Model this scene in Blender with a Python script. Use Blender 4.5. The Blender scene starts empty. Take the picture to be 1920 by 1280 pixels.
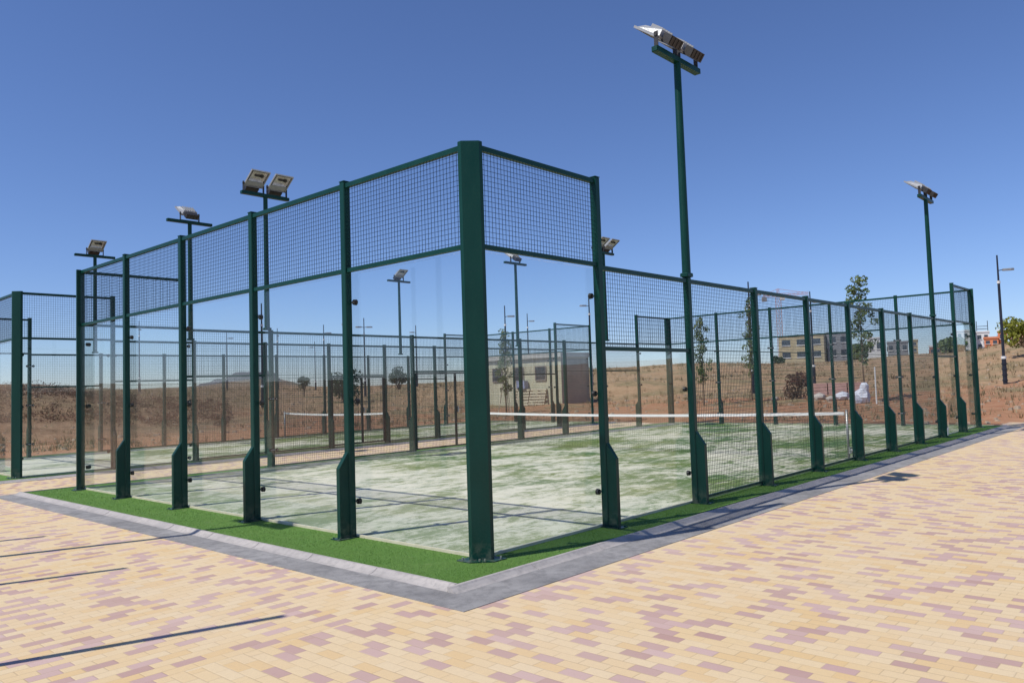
import bpy, bmesh, math, random
from mathutils import Vector, Matrix
random.seed(7)
R = math.radians
scene = bpy.context.scene
col = scene.collection

# ---------------------------------------------------------------- camera
CAM = Vector((-5.1985, -5.1619, 1.6017))
cd = bpy.data.cameras.new('camera')
cam = bpy.data.objects.new('camera', cd)
col.objects.link(cam)
cam.location = CAM
cam.rotation_euler = (R(93.2191), R(1.8357), R(-47.7799))
cd.sensor_width = 36.0
cd.lens = 27.449
cd.clip_start = 0.05
cd.clip_end = 4000
scene.camera = cam

# ---------------------------------------------------------------- sky, sun, exposure
SUN_EL = 55.0
SUN_DIR = Vector((-0.95, 0.31, 0)).normalized()          # horizontal direction towards the sun
w = bpy.data.worlds.new('World')
scene.world = w
w.use_nodes = True
nt = w.node_tree
for n in list(nt.nodes):
    nt.nodes.remove(n)
sky = nt.nodes.new('ShaderNodeTexSky')
sky.sky_type = 'NISHITA'
sky.sun_disc = False
sky.sun_elevation = R(SUN_EL)
sky.sun_rotation = math.atan2(SUN_DIR.x, SUN_DIR.y)
sky.altitude = 700
sky.air_density = 1.0
sky.dust_density = 0.15
sky.ozone_density = 5.0
bg = nt.nodes.new('ShaderNodeBackground')
bg.inputs['Strength'].default_value = 0.12
out = nt.nodes.new('ShaderNodeOutputWorld')
tint = nt.nodes.new('ShaderNodeMix')
tint.data_type = 'RGBA'; tint.blend_type = 'MULTIPLY'
tint.inputs[0].default_value = 1.0
tint.inputs[7].default_value = (0.78, 0.82, 1.03, 1)
nt.links.new(sky.outputs[0], tint.inputs[6])
nt.links.new(tint.outputs[2], bg.inputs['Color'])
nt.links.new(bg.outputs[0], out.inputs['Surface'])

sl = bpy.data.lights.new('sun', 'SUN')
sl.energy = 4.3
sl.angle = R(0.53)
sl.color = (1.0, 0.955, 0.88)
sun = bpy.data.objects.new('sun', sl)
col.objects.link(sun)
sd = Vector((SUN_DIR.x * math.cos(R(SUN_EL)), SUN_DIR.y * math.cos(R(SUN_EL)), math.sin(R(SUN_EL))))
sun.rotation_euler = sd.to_track_quat('Z', 'Y').to_euler()
sun.location = (-20, 10, 30)

scene.view_settings.view_transform = 'Standard'
scene.view_settings.look = 'None'
scene.view_settings.exposure = 0.0
scene.view_settings.gamma = 1.0
scene.render.engine = 'CYCLES'
scene.cycles.max_bounces = 10
scene.cycles.transparent_max_bounces = 48
scene.cycles.transmission_bounces = 6
scene.cycles.glossy_bounces = 4
scene.cycles.diffuse_bounces = 3

# ---------------------------------------------------------------- material helpers
class NT:
    def __init__(s, name):
        s.m = bpy.data.materials.new(name)
        s.m.use_nodes = True
        s.t = s.m.node_tree
        for n in list(s.t.nodes):
            s.t.nodes.remove(n)
        s.out = s.n('ShaderNodeOutputMaterial')
    def n(s, k, **p):
        o = s.t.nodes.new(k)
        for a, v in p.items():
            setattr(o, a, v)
        return o
    def l(s, a, b):
        s.t.links.new(a, b)
    def put(s, sock, v):
        if hasattr(v, 'default_value') or hasattr(v, 'is_output'):
            s.l(v, sock)
        else:
            if isinstance(v, (tuple, list)) and len(v) == 3 and sock.type == 'RGBA':
                v = (*v, 1)
            sock.default_value = v
    def math(s, op, a, b=0.0, c=None):
        n = s.n('ShaderNodeMath', operation=op)
        s.put(n.inputs[0], a); s.put(n.inputs[1], b)
        if c is not None:
            s.put(n.inputs[2], c)
        return n.outputs[0]
    def mix(s, f, a, b, bt='MIX'):
        n = s.n('ShaderNodeMix', data_type='RGBA', blend_type=bt)
        s.put(n.inputs[0], f); s.put(n.inputs[6], a); s.put(n.inputs[7], b)
        return n.outputs[2]
    def noise(s, vec, scale, detail=4, rough=0.55, dist=0.0, dim='3D'):
        n = s.n('ShaderNodeTexNoise', noise_dimensions=dim)
        if vec is not None:
            s.l(vec, n.inputs['Vector'])
        n.inputs['Scale'].default_value = scale
        n.inputs['Detail'].default_value = detail
        n.inputs['Roughness'].default_value = rough
        n.inputs['Distortion'].default_value = dist
        return n.outputs['Fac']
    def ramp(s, f, lo, hi, a=0.0, b=1.0):
        n = s.n('ShaderNodeMapRange')
        s.put(n.inputs[0], f)
        n.inputs[1].default_value = lo; n.inputs[2].default_value = hi
        n.inputs[3].default_value = a; n.inputs[4].default_value = b
        return n.outputs[0]
    def pos(s):
        return s.n('ShaderNodeNewGeometry').outputs['Position']
    def vmap(s, vec, scale=(1, 1, 1), rot=(0, 0, 0), loc=(0, 0, 0)):
        n = s.n('ShaderNodeMapping')
        s.l(vec, n.inputs[0])
        n.inputs['Location'].default_value = loc
        n.inputs['Rotation'].default_value = rot
        n.inputs['Scale'].default_value = scale
        return n.outputs[0]
    def bump(s, h, strength=0.3, dist=0.01):
        n = s.n('ShaderNodeBump')
        n.inputs['Strength'].default_value = strength
        n.inputs['Distance'].default_value = dist
        s.l(h, n.inputs['Height'])
        return n.outputs[0]
    def bsdf(s, color, rough=0.6, metal=0.0, spec=0.5, normal=None, **kw):
        b = s.n('ShaderNodeBsdfPrincipled')
        s.put(b.inputs['Base Color'], color)
        s.put(b.inputs['Roughness'], rough)
        b.inputs['Metallic'].default_value = metal
        b.inputs['Specular IOR Level'].default_value = spec
        if normal is not None:
            s.l(normal, b.inputs['Normal'])
        for k, v in kw.items():
            s.put(b.inputs[k], v)
        s.l(b.outputs[0], s.out.inputs[0])
        return b

def mat_plain(name, c, rough=0.6, metal=0.0, spec=0.4, var=0.15, scale=8.0, bump=0.0):
    m = NT(name)
    p = m.pos()
    f = m.noise(p, scale, 5)
    k = m.ramp(f, 0.3, 0.7, 1 - var, 1 + var)
    cc = m.n('ShaderNodeVectorMath', operation='SCALE')
    cc.inputs[0].default_value = c
    m.l(k, cc.inputs[3])
    r = m.ramp(m.noise(p, scale * 2.3, 3), 0.3, 0.7, max(0.02, rough - 0.08), min(1, rough + 0.08))
    nr = m.bump(m.noise(p, scale * 6, 4), bump, 0.01) if bump else None
    m.bsdf(cc.outputs[0], r, metal, spec, nr)
    return m.m

def mat_leaf(name, a, b, c):
    m = NT(name)
    g = m.n('ShaderNodeNewGeometry')
    isl = g.outputs['Random Per Island']
    f = m.noise(g.outputs['Position'], 1.6, 3)
    cc = m.mix(isl, a, b)
    cc = m.mix(m.ramp(f, 0.42, 0.62), cc, c)
    p = m.bsdf(cc, 0.55, 0, 0.35)
    tr = m.n('ShaderNodeBsdfTranslucent')
    m.l(cc, tr.inputs[0])
    mx = m.n('ShaderNodeMixShader')
    mx.inputs[0].default_value = 0.25
    m.l(p.outputs[0], mx.inputs[1]); m.l(tr.outputs[0], mx.inputs[2])
    m.l(mx.outputs[0], m.out.inputs[0])
    return m.m

def mat_paint():
    m = NT('green_paint')
    p = m.pos()
    f = m.noise(m.vmap(p, (1, 1, 0.35)), 5, 5)
    f2 = m.noise(p, 60, 3)
    cc = m.mix(m.ramp(f, 0.35, 0.7), (0.0009, 0.036, 0.026), (0.0015, 0.046, 0.034))
    dust = m.math('MULTIPLY', m.ramp(f2, 0.5, 0.8), 0.035)
    cc = m.mix(dust, cc, (0.16, 0.17, 0.13))
    # mud splashed on the lowest centimetres
    z = m.n('ShaderNodeSeparateXYZ'); m.l(p, z.inputs[0])
    low = m.math('MULTIPLY', m.ramp(z.outputs[2], 0.0, 0.22, 1, 0), m.ramp(m.noise(p, 14, 4), 0.42, 0.62))
    cc = m.mix(m.math('MULTIPLY', low, 0.35), cc, (0.24, 0.23, 0.17))
    m.bsdf(cc, m.ramp(f, 0.3, 0.7, 0.34, 0.46), 0, 0.28, m.bump(f2, 0.03, 0.004))
    return m.m

def mat_glass():
    m = NT('tempered_glass')
    t = m.n('ShaderNodeBsdfTransparent')
    p = m.pos()
    # dusty film, a little heavier in drifting vertical bands
    f = m.noise(m.vmap(p, (1.4, 1.4, 0.12)), 1.2, 4, 0.6)
    t.inputs[0].default_value = (0.975, 0.988, 0.982, 1)
    g = m.n('ShaderNodeBsdfGlossy'); g.inputs['Roughness'].default_value = 0.0
    g.inputs['Color'].default_value = (1, 1, 1, 1)
    d = m.n('ShaderNodeBsdfDiffuse'); d.inputs['Color'].default_value = (0.38, 0.38, 0.35, 1)
    fr = m.n('ShaderNodeFresnel')
    bf = m.n('ShaderNodeNewGeometry').outputs['Backfacing']
    m.l(m.ramp(bf, 0, 1, 1.34, 1 / 1.34), fr.inputs['IOR'])      # a thin sheet: both faces reflect like the outer one
    mx1 = m.n('ShaderNodeMixShader')
    gg = m.n('ShaderNodeNewGeometry')
    dt = m.n('ShaderNodeVectorMath', operation='DOT_PRODUCT')
    m.l(gg.outputs['Normal'], dt.inputs[0]); m.l(gg.outputs['Incoming'], dt.inputs[1])
    cosv = m.math('MAXIMUM', m.math('ABSOLUTE', dt.outputs['Value']), 0.06)
    m.l(m.math('DIVIDE', m.ramp(f, 0.3, 0.75, 0.001, 0.008), cosv), mx1.inputs[0])     # the film is thicker at a glancing angle
    m.l(t.outputs[0], mx1.inputs[1]); m.l(d.outputs[0], mx1.inputs[2])
    mx = m.n('ShaderNodeMixShader')
    m.l(fr.outputs[0], mx.inputs[0])
    m.l(mx1.outputs[0], mx.inputs[1]); m.l(g.outputs[0], mx.inputs[2])
    m.l(mx.outputs[0], m.out.inputs[0])
    return m.m

def mat_pavers():
    m = NT('running_bond_pavers')
    p = m.pos()
    s = m.n('ShaderNodeSeparateXYZ'); m.l(p, s.inputs[0])
    x, y = m.math('MULTIPLY', s.outputs[0], 10.6), m.math('MULTIPLY', s.outputs[1], 10.6)
    # two laying directions that meet along a line through the court corner
    left = m.math('MULTIPLY', m.math('GREATER_THAN', s.outputs[1], -0.5), m.math('LESS_THAN', s.outputs[0], -0.9))
    across = m.math('ADD', m.math('MULTIPLY', left, y), m.math('MULTIPLY', m.math('SUBTRACT', 1.0, left), x))
    along = m.math('ADD', m.math('MULTIPLY', left, x), m.math('MULTIPLY', m.math('SUBTRACT', 1.0, left), y))
    row = m.math('FLOOR', across)
    sh = m.math('FLOORED_MODULO', row, 2.0)
    al = m.math('DIVIDE', m.math('ADD', along, sh), 2.0)
    ci = m.math('FLOOR', al)
    ly = m.math('SUBTRACT', across, row)
    lx = m.math('MULTIPLY', m.math('SUBTRACT', al, ci), 2.0)
    ex = m.math('MINIMUM', lx, m.math('SUBTRACT', 2.0, lx))
    ey = m.math('MINIMUM', ly, m.math('SUBTRACT', 1.0, ly))
    e = m.math('MINIMUM', ex, ey)
    joint = m.ramp(e, 0.012, 0.055, 1, 0)
    ox, oy = m.math('ADD', ci, m.math('MULTIPLY', left, 917.0)), row
    cv = m.n('ShaderNodeCombineXYZ'); m.l(ox, cv.inputs[0]); m.l(oy, cv.inputs[1])
    wn = m.n('ShaderNodeTexWhiteNoise', noise_dimensions='2D'); m.l(cv.outputs[0], wn.inputs['Vector'])
    wn2 = m.n('ShaderNodeTexWhiteNoise', noise_dimensions='3D')
    cv2 = m.n('ShaderNodeCombineXYZ'); m.l(ox, cv2.inputs[0]); m.l(oy, cv2.inputs[1]); cv2.inputs[2].default_value = 3.3
    m.l(cv2.outputs[0], wn2.inputs['Vector'])
    r1, r2 = wn.outputs['Value'], wn2.outputs['Value']
    # about one brick in three of every row is mauve, seldom two end to end
    g3 = m.math('FLOOR', m.math('DIVIDE', ox, 3.0))
    k3 = m.math('SUBTRACT', ox, m.math('MULTIPLY', g3, 3.0))
    cg = m.n('ShaderNodeCombineXYZ'); m.l(g3, cg.inputs[0]); m.l(oy, cg.inputs[1]); cg.inputs[2].default_value = 7.7
    wg = m.n('ShaderNodeTexWhiteNoise', noise_dimensions='3D'); m.l(cg.outputs[0], wg.inputs['Vector'])
    pick = m.math('FLOOR', m.math('MULTIPLY', wg.outputs['Value'], 3.0))
    mauve = m.math('MULTIPLY', m.math('COMPARE', k3, pick, 0.25), m.math('LESS_THAN', r1, 0.80))
    cream = m.mix(m.ramp(r2, 0, 1), (0.69, 0.508, 0.27), (0.715, 0.57, 0.355))
    cream = m.mix(m.math('GREATER_THAN', r2, 0.86), cream, (0.68, 0.48, 0.235))
    red = m.mix(r2, (0.43, 0.265, 0.235), (0.56, 0.39, 0.36))
    c = m.mix(mauve, cream, red)
    f = m.noise(p, 28, 5, 0.65)
    c = m.mix(m.ramp(f, 0.3, 0.75, 0.0, 0.22), c, (0.50, 0.38, 0.26))
    big = m.noise(p, 0.45, 4, 0.6)
    c = m.mix(m.ramp(big, 0.35, 0.7, 0.0, 0.25), c, (0.68, 0.56, 0.45))
    fine = m.noise(p, 160, 3, 0.7)
    c = m.mix(m.ramp(fine, 0.45, 0.8, 0.0, 0.25), c, (0.33, 0.25, 0.18))
    st = m.noise(p, 0.9, 5, 0.7)
    c = m.mix(m.ramp(st, 0.60, 0.72, 0.0, 0.22), c, (0.34, 0.27, 0.20))
    c = m.mix(m.math('MULTIPLY', joint, m.ramp(m.noise(p, 2.2, 3), 0.35, 0.65, 0.15, 0.65)), c, (0.38, 0.28, 0.17))
    h = m.math('ADD', m.math('MULTIPLY', m.ramp(e, 0.0, 0.08), 1.0), m.math('MULTIPLY', fine, 0.25))
    h = m.math('ADD', h, m.math('MULTIPLY', r1, 0.35))
    m.bsdf(c, 0.85, 0, 0.25, m.bump(h, 0.45, 0.003))
    return m.m

def mat_court():
    m = NT('sanded_green_turf')
    p = m.pos()
    q = m.vmap(p, (0.75, 1.35, 1), (0, 0, R(42)))
    a = m.noise(q, 0.42, 5, 0.6, 0.4)
    st = m.noise(q, 2.7, 9, 0.78, 0.4)
    st2 = m.noise(m.vmap(p, (1.0, 1.7, 1), (0, 0, R(35))), 5.5, 5, 0.7, 0.6)
    fine = m.noise(p, 70, 3, 0.7)
    s = m.math('ADD', m.math('MULTIPLY', a, 0.42), m.math('ADD', m.math('MULTIPLY', st, 0.43), m.math('MULTIPLY', st2, 0.22)))
    s = m.math('ADD', s, m.math('MULTIPLY', m.math('SUBTRACT', fine, 0.5), 0.12))
    sx = m.n('ShaderNodeSeparateXYZ'); m.l(p, sx.inputs[0])
    # more sand has been left in the half of the court nearest the glass corner
    near = m.math('MULTIPLY', m.ramp(sx.outputs[0], 1.5, 8.0, 0.30, -0.10), 1.0)
    sand = m.n('ShaderNodeClamp'); m.l(m.math('ADD', m.ramp(s, 0.488, 0.58), near), sand.inputs[0])
    sand = sand.outputs[0]
    green = m.mix(m.ramp(m.noise(p, 0.5, 3), 0.4, 0.6), (0.125, 0.180, 0.038), (0.070, 0.145, 0.045))
    green = m.mix(m.ramp(fine, 0.4, 0.7, 0, 0.4), green, (0.20, 0.27, 0.13))
    sc = m.mix(m.ramp(st2, 0.35, 0.65), (0.78, 0.735, 0.61), (0.64, 0.625, 0.50))
    c = m.mix(m.math('MULTIPLY', sand, 0.88), green, sc)
    # painted lines, half buried in the sand: service lines and centre line
    def band(v, at, hw):
        return m.math('LESS_THAN', m.math('ABSOLUTE', m.math('SUBTRACT', v, at)), hw)
    X, Y = sx.outputs[0], sx.outputs[1]
    l1 = m.math('MAXIMUM', band(X, 3.05, 0.025), band(X, 16.95, 0.025))
    l2 = m.math('MULTIPLY', band(Y, 5.0, 0.025), m.math('LESS_THAN', m.math('ABSOLUTE', m.math('SUBTRACT', X, 10.0)), 6.95))
    ln = m.math('MULTIPLY', m.math('MAXIMUM', l1, l2), m.ramp(st, 0.4, 0.6, 0.55, 0.15))
    c = m.mix(ln, c, (0.66, 0.66, 0.6))
    m.bsdf(c, 0.9, 0, 0.15, m.bump(m.math('ADD', fine, m.math('MULTIPLY', st, 2.0)), 0.5, 0.01))
    return m.m

def mat_grass():
    m = NT('artificial_grass')
    p = m.pos()
    f = m.noise(p, 140, 4, 0.75)
    g = m.noise(p, 3.0, 4, 0.6)
    h = m.noise(m.vmap(p, (1, 1, 1)), 26, 4, 0.7)
    c = m.mix(m.ramp(f, 0.3, 0.7), (0.070, 0.165, 0.024), (0.140, 0.270, 0.055))
    c = m.mix(m.ramp(g, 0.35, 0.7, 0, 0.45), c, (0.13, 0.24, 0.050))
    c = m.mix(m.ramp(h, 0.5, 0.8, 0, 0.35), c, (0.03, 0.09, 0.012))
    sp_ = m.noise(p, 5.5, 5, 0.7)
    c = m.mix(m.ramp(sp_, 0.60, 0.74, 0, 0.30), c, (0.36, 0.34, 0.22))
    m.bsdf(c, 0.8, 0, 0.2, m.bump(m.math('ADD', f, h), 0.9, 0.012))
    return m.m

def mat_gutter():
    m = NT('gutter_concrete')
    p = m.pos()
    f = m.noise(p, 9, 6, 0.7)
    g = m.noise(p, 1.3, 4, 0.6)
    h = m.noise(m.vmap(p, (2, 2, 1)), 45, 3, 0.7)
    c = m.mix(m.ramp(g, 0.35, 0.65), (0.22, 0.213, 0.207), (0.33, 0.318, 0.308))
    c = m.mix(m.ramp(f, 0.45, 0.75, 0, 0.8), c, (0.12, 0.118, 0.118))
    c = m.mix(m.ramp(h, 0.55, 0.8, 0, 0.4), c, (0.44, 0.42, 0.40))
    m.bsdf(c, 0.8, 0, 0.3, m.bump(m.math('ADD', f, h), 0.5, 0.008))
    return m.m

def mat_kerb():
    m = NT('kerb_concrete')
    p = m.pos()
    f = m.noise(p, 16, 6, 0.7)
    g = m.noise(p, 1.7, 3)
    c = m.mix(m.ramp(g, 0.35, 0.65), (0.45, 0.415, 0.385), (0.36, 0.335, 0.32))
    c = m.mix(m.ramp(f, 0.46, 0.7, 0, 0.7), c, (0.25, 0.235, 0.225))
    m.bsdf(c, 0.8, 0, 0.3, m.bump(f, 0.4, 0.005))
    return m.m

def mat_terrain():
    m = NT('bare_earth')
    p = m.pos()
    big = m.noise(p, 0.035, 5, 0.6)
    mid = m.noise(p, 0.22, 6, 0.65)
    sm = m.noise(p, 1.3, 6, 0.7)
    fine = m.noise(p, 9.0, 4, 0.7)
    red = m.mix(m.ramp(sm, 0.3, 0.7), (0.30, 0.135, 0.070), (0.42, 0.235, 0.135))
    tan = m.mix(m.ramp(sm, 0.3, 0.7), (0.30, 0.185, 0.105), (0.43, 0.29, 0.175))
    ol = m.mix(m.ramp(sm, 0.35, 0.65), (0.13, 0.125, 0.062), (0.24, 0.205, 0.11))
    v = m.n('ShaderNodeVectorMath', operation='DISTANCE')
    m.l(p, v.inputs[0]); v.inputs[1].default_value = (-5.2, -5.16, 0)
    d = v.outputs['Value']
    # worked red soil round the new courts, dry grassland beyond the embankment
    fa = m.math('ADD', m.ramp(d, 34, 60, 0, 0.9), m.math('MULTIPLY', m.math('SUBTRACT', mid, 0.5), 2.2))
    cl = m.n('ShaderNodeClamp'); m.l(m.ramp(fa, 0.25, 0.6), cl.inputs[0])
    c = m.mix(cl.outputs[0], red, tan)
    og = m.math('MULTIPLY', m.ramp(mid, 0.47, 0.62), m.ramp(d, 30, 42))
    c = m.mix(m.math('MULTIPLY', og, 0.75), c, ol)
    c = m.mix(m.math('MULTIPLY', m.ramp(d, 150, 500), 0.85), c, (0.17, 0.165, 0.13))
    # scrub-covered slope on the far left
    a = m.n('ShaderNodeSeparateXYZ'); m.l(p, a.inputs[0])
    lf = m.math('MULTIPLY', m.ramp(m.math('SUBTRACT', a.outputs[1], m.math('MULTIPLY', a.outputs[0], 1.6)), -2, 12), m.ramp(d, 33, 42))
    sc = m.mix(m.ramp(m.noise(p, 0.9, 6, 0.75), 0.38, 0.62), (0.10, 0.070, 0.046), (0.25, 0.165, 0.105))
    c = m.mix(m.math('MULTIPLY', lf, 0.8), c, sc)
    c = m.mix(m.ramp(fine, 0.5, 0.8, 0, 0.35), c, (0.50, 0.38, 0.26))
    m.bsdf(c, 0.95, 0, 0.1, m.bump(m.math('ADD', sm, m.math('MULTIPLY', fine, 0.4)), 0.7, 0.15))
    return m.m

def mat_corrugated(name, c1, c2, axis=0, freq=60):
    m = NT(name)
    p = m.pos()
    s = m.n('ShaderNodeSeparateXYZ'); m.l(p, s.inputs[0])
    wv = m.math('SINE', m.math('MULTIPLY', m.math('ADD', s.outputs[0], s.outputs[1]), freq))
    f = m.noise(p, 0.9, 6, 0.7)
    c = m.mix(m.ramp(f, 0.35, 0.7), c1, c2)
    m.bsdf(c, 0.6, 0, 0.3, m.bump(wv, 0.6, 0.02))
    return m.m

M = {}
M['paint'] = mat_paint()
M['glass'] = mat_glass()
M['pavers'] = mat_pavers()
M['court'] = mat_court()
M['grass'] = mat_grass()
M['gutter'] = mat_gutter()
M['kerb'] = mat_kerb()
M['earth'] = mat_terrain()
M['wire'] = mat_plain('mesh_wire', (0.004, 0.016, 0.026), 0.45, 0, 0.4)
M['black'] = mat_plain('black_rubber', (0.012, 0.012, 0.013), 0.5, 0, 0.4)
M['gatepaint'] = mat_plain('dark_gate_paint', (0.006, 0.016, 0.014), 0.45, 0, 0.4)
M['zinc'] = mat_plain('zinc_bolt', (0.45, 0.45, 0.43), 0.35, 0.8, 0.5)
M['cream'] = mat_plain('slab_edge', (0.56, 0.52, 0.38), 0.85, 0, 0.2, 0.12, 6)
M['tape'] = mat_plain('net_tape', (0.80, 0.80, 0.78), 0.8, 0, 0.2, 0.05)
M['netcord'] = mat_plain('net_cord', (0.02, 0.03, 0.03), 0.7, 0, 0.2)
M['greypost'] = mat_plain('grey_metal', (0.35, 0.36, 0.35), 0.4, 0.5, 0.5)
M['alu'] = mat_plain('cast_aluminium', (0.31, 0.32, 0.33), 0.5, 0.2, 0.4, 0.12, 20)
M['reflector'] = mat_plain('lamp_reflector', (0.54, 0.54, 0.53), 0.4, 0.2, 0.5, 0.3, 30)
M['gear'] = mat_plain('dark_gear_box', (0.03, 0.028, 0.028), 0.5, 0.2, 0.5, 0.2, 20)
M['lampglass'] = mat_plain('lamp_bulb', (0.7, 0.7, 0.66), 0.2, 0, 0.6, 0.05)
M['dark'] = mat_plain('dark_lamp_post', (0.022, 0.026, 0.040), 0.45, 0.2, 0.5, 0.2, 3)
M['white'] = mat_plain('white_metal', (0.72, 0.72, 0.70), 0.5, 0, 0.4, 0.08)
M['bark'] = mat_plain('bark', (0.17, 0.12, 0.08), 0.9, 0, 0.1, 0.3, 20, 0.5)
M['stake'] = mat_plain('pale_wood', (0.50, 0.43, 0.32), 0.8, 0, 0.2, 0.2, 10)
M['leaf'] = mat_leaf('leaves_green', (0.045, 0.095, 0.02), (0.13, 0.20, 0.05), (0.22, 0.27, 0.10))
M['leafdark'] = mat_leaf('leaves_dark', (0.025, 0.055, 0.025), (0.06, 0.105, 0.04), (0.09, 0.12, 0.06))
M['leafyel'] = mat_leaf('leaves_yellow', (0.16, 0.20, 0.02), (0.34, 0.33, 0.05), (0.24, 0.26, 0.04))
M['leafred'] = mat_leaf('leaves_reddish', (0.16, 0.065, 0.05), (0.26, 0.14, 0.09), (0.12, 0.085, 0.05))
M['straw'] = mat_leaf('dry_grass', (0.26, 0.19, 0.09), (0.40, 0.31, 0.17), (0.14, 0.11, 0.055))
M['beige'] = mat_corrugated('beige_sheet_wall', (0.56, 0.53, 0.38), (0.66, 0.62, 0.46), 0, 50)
M['shadewall'] = mat_corrugated('shaded_wall_grey', (0.24, 0.22, 0.21), (0.32, 0.27, 0.25), 0, 50)  # darker copy of the beige sheet: shade put into the colour
M['roof'] = mat_plain('pale_roof', (0.50, 0.47, 0.42), 0.7, 0, 0.3, 0.1, 2)
M['window'] = mat_plain('window_glass', (0.05, 0.06, 0.075), 0.15, 0, 0.6, 0.2, 1)
M['bluebox'] = mat_plain('blue_grey_paint', (0.30, 0.34, 0.50), 0.6)
M['crane'] = mat_plain('crane_red', (0.55, 0.25, 0.17), 0.6)
M['ycon'] = mat_plain('yellow_render', (0.44, 0.37, 0.24), 0.9, 0, 0.2, 0.08, 1)
M['gcon'] = mat_plain('grey_concrete', (0.26, 0.26, 0.27), 0.9, 0, 0.2, 0.12, 1)
M['wcon'] = mat_plain('white_render', (0.68, 0.67, 0.66), 0.85, 0, 0.2, 0.05, 1)
M['ocon'] = mat_plain('orange_render', (0.60, 0.22, 0.11), 0.9, 0, 0.2, 0.1, 1)
M['rcon'] = mat_plain('red_brick', (0.36, 0.15, 0.11), 0.9, 0, 0.2, 0.12, 1)
M['pcon'] = mat_plain('pink_brick', (0.52, 0.30, 0.25), 0.9, 0, 0.2, 0.1, 1)
M['hill'] = mat_plain('far_hill', (0.13, 0.13, 0.15), 1.0, 0, 0.0, 0.12, 0.03)
M['bag'] = mat_plain('white_plastic', (0.66, 0.68, 0.74), 0.5, 0, 0.4, 0.15, 9, 0.6)
M['stone'] = mat_plain('pale_stone', (0.50, 0.45, 0.40), 0.9, 0, 0.2, 0.25, 3, 0.6)
M['pinkst'] = mat_plain('pink_concrete', (0.50, 0.30, 0.26), 0.9, 0, 0.2, 0.15, 3)

# ---------------------------------------------------------------- mesh builder
class MB:
    def __init__(s):
        s.v, s.f, s.mi = [], [], []
        s.xf = Matrix.Identity(4)
    def add(s, vs, fs, mi=0):
        b = len(s.v)
        s.v += [tuple(s.xf @ Vector(v)) for v in vs]
        s.f += [tuple(b + i for i in f) for f in fs]
        s.mi += [mi] * len(fs)
        return s
    def box(s, x0, x1, y0, y1, z0, z1, mi=0):
        vs = [(x, y, z) for z in (z0, z1) for y in (y0, y1) for x in (x0, x1)]
        return s.add(vs, [(0, 2, 3, 1), (4, 5, 7, 6), (0, 1, 5, 4), (2, 6, 7, 3), (0, 4, 6, 2), (1, 3, 7, 5)], mi)
    def bbox(s, x0, x1, y0, y1, z0, z1, b=0.006, mi=0):      # box with bevelled vertical edges and a chamfered top
        p = [(x0 + b, y0), (x1 - b, y0), (x1, y0 + b), (x1, y1 - b), (x1 - b, y1), (x0 + b, y1), (x0, y1 - b), (x0, y0 + b)]
        return s.prism(p, z0, z1, mi, b)
    def prism(s, p, z0, z1, mi=0, top=0.0):
        n = len(p)
        vs = [(x, y, z0) for x, y in p] + [(x, y, z1 - top) for x, y in p]
        fs = [tuple(range(n - 1, -1, -1))] + [(i, (i + 1) % n, n + (i + 1) % n, n + i) for i in range(n)]
        if top:
            cx = sum(a for a, _ in p) / n; cy = sum(b for _, b in p) / n
            L = max(math.hypot(a - cx, b - cy) for a, b in p)
            k = 1 - top / L
            vs += [(cx + (x - cx) * k, cy + (y - cy) * k, z1) for x, y in p]
            fs += [(n + i, n + (i + 1) % n, 2 * n + (i + 1) % n, 2 * n + i) for i in range(n)] + [tuple(range(2 * n, 3 * n))]
        else:
            fs += [tuple(range(n, 2 * n))]
        return s.add(vs, fs, mi)
    def tube(s, a, b, r0, r1=None, n=8, mi=0, cap=True):
        a, b = Vector(a), Vector(b)
        r1 = r0 if r1 is None else r1
        d = (b - a).normalized()
        u = d.orthogonal().normalized(); w_ = d.cross(u)
        vs = []
        for c, r in ((a, r0), (b, r1)):
            for i in range(n):
                t = 2 * math.pi * i / n
                vs.append(c + u * math.cos(t) * r + w_ * math.sin(t) * r)
        fs = [(i, (i + 1) % n, n + (i + 1) % n, n + i) for i in range(n)]
        if cap:
            fs += [tuple(range(n - 1, -1, -1)), tuple(range(n, 2 * n))]
        return s.add(vs, fs, mi)
    def wire(s, a, b, r):
        return s.tube(a, b, r, r, 4, 0, False)
    def build(s, name, mats, parent=None, smooth=False):
        me = bpy.data.meshes.new(name)
        me.from_pydata(s.v, [], s.f)
        for mm in (mats if isinstance(mats, (list, tuple)) else [mats]):
            me.materials.append(mm)
        if len(me.materials) > 1:
            me.polygons.foreach_set('material_index', s.mi)
        if smooth:
            me.polygons.foreach_set('use_smooth', [True] * len(me.polygons))
        me.update()
        return link(name, me, parent)

def link(name, me, parent=None, M4=None):
    o = bpy.data.objects.new(name, me)
    col.objects.link(o)
    if parent is not None:
        o.parent = parent
    if M4 is not None:
        o.matrix_local = M4
    return o

def tag(o, label=None, cat=None, group=None, kind=None):
    if label: o['label'] = label
    if cat: o['category'] = cat
    if group: o['group'] = group
    if kind: o['kind'] = kind
    return o

def empty(name, loc=(0, 0, 0), rz=0.0):
    o = bpy.data.objects.new(name, None)
    o.empty_display_size = 0.3
    col.objects.link(o)
    o.location = loc
    o.rotation_euler = (0, 0, rz)
    return o

def copy_tree(o, parent=None):
    c = o.copy()
    col.objects.link(c)
    c.parent = parent
    for ch in list(o.children):
        copy_tree(ch, c)
    return c

def XF(x, y, z, rz=0.0, sx=1.0):
    return Matrix.Translation((x, y, z)) @ Matrix.Rotation(rz, 4, 'Z') @ Matrix.Diagonal((sx, 1, 1, 1))

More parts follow.
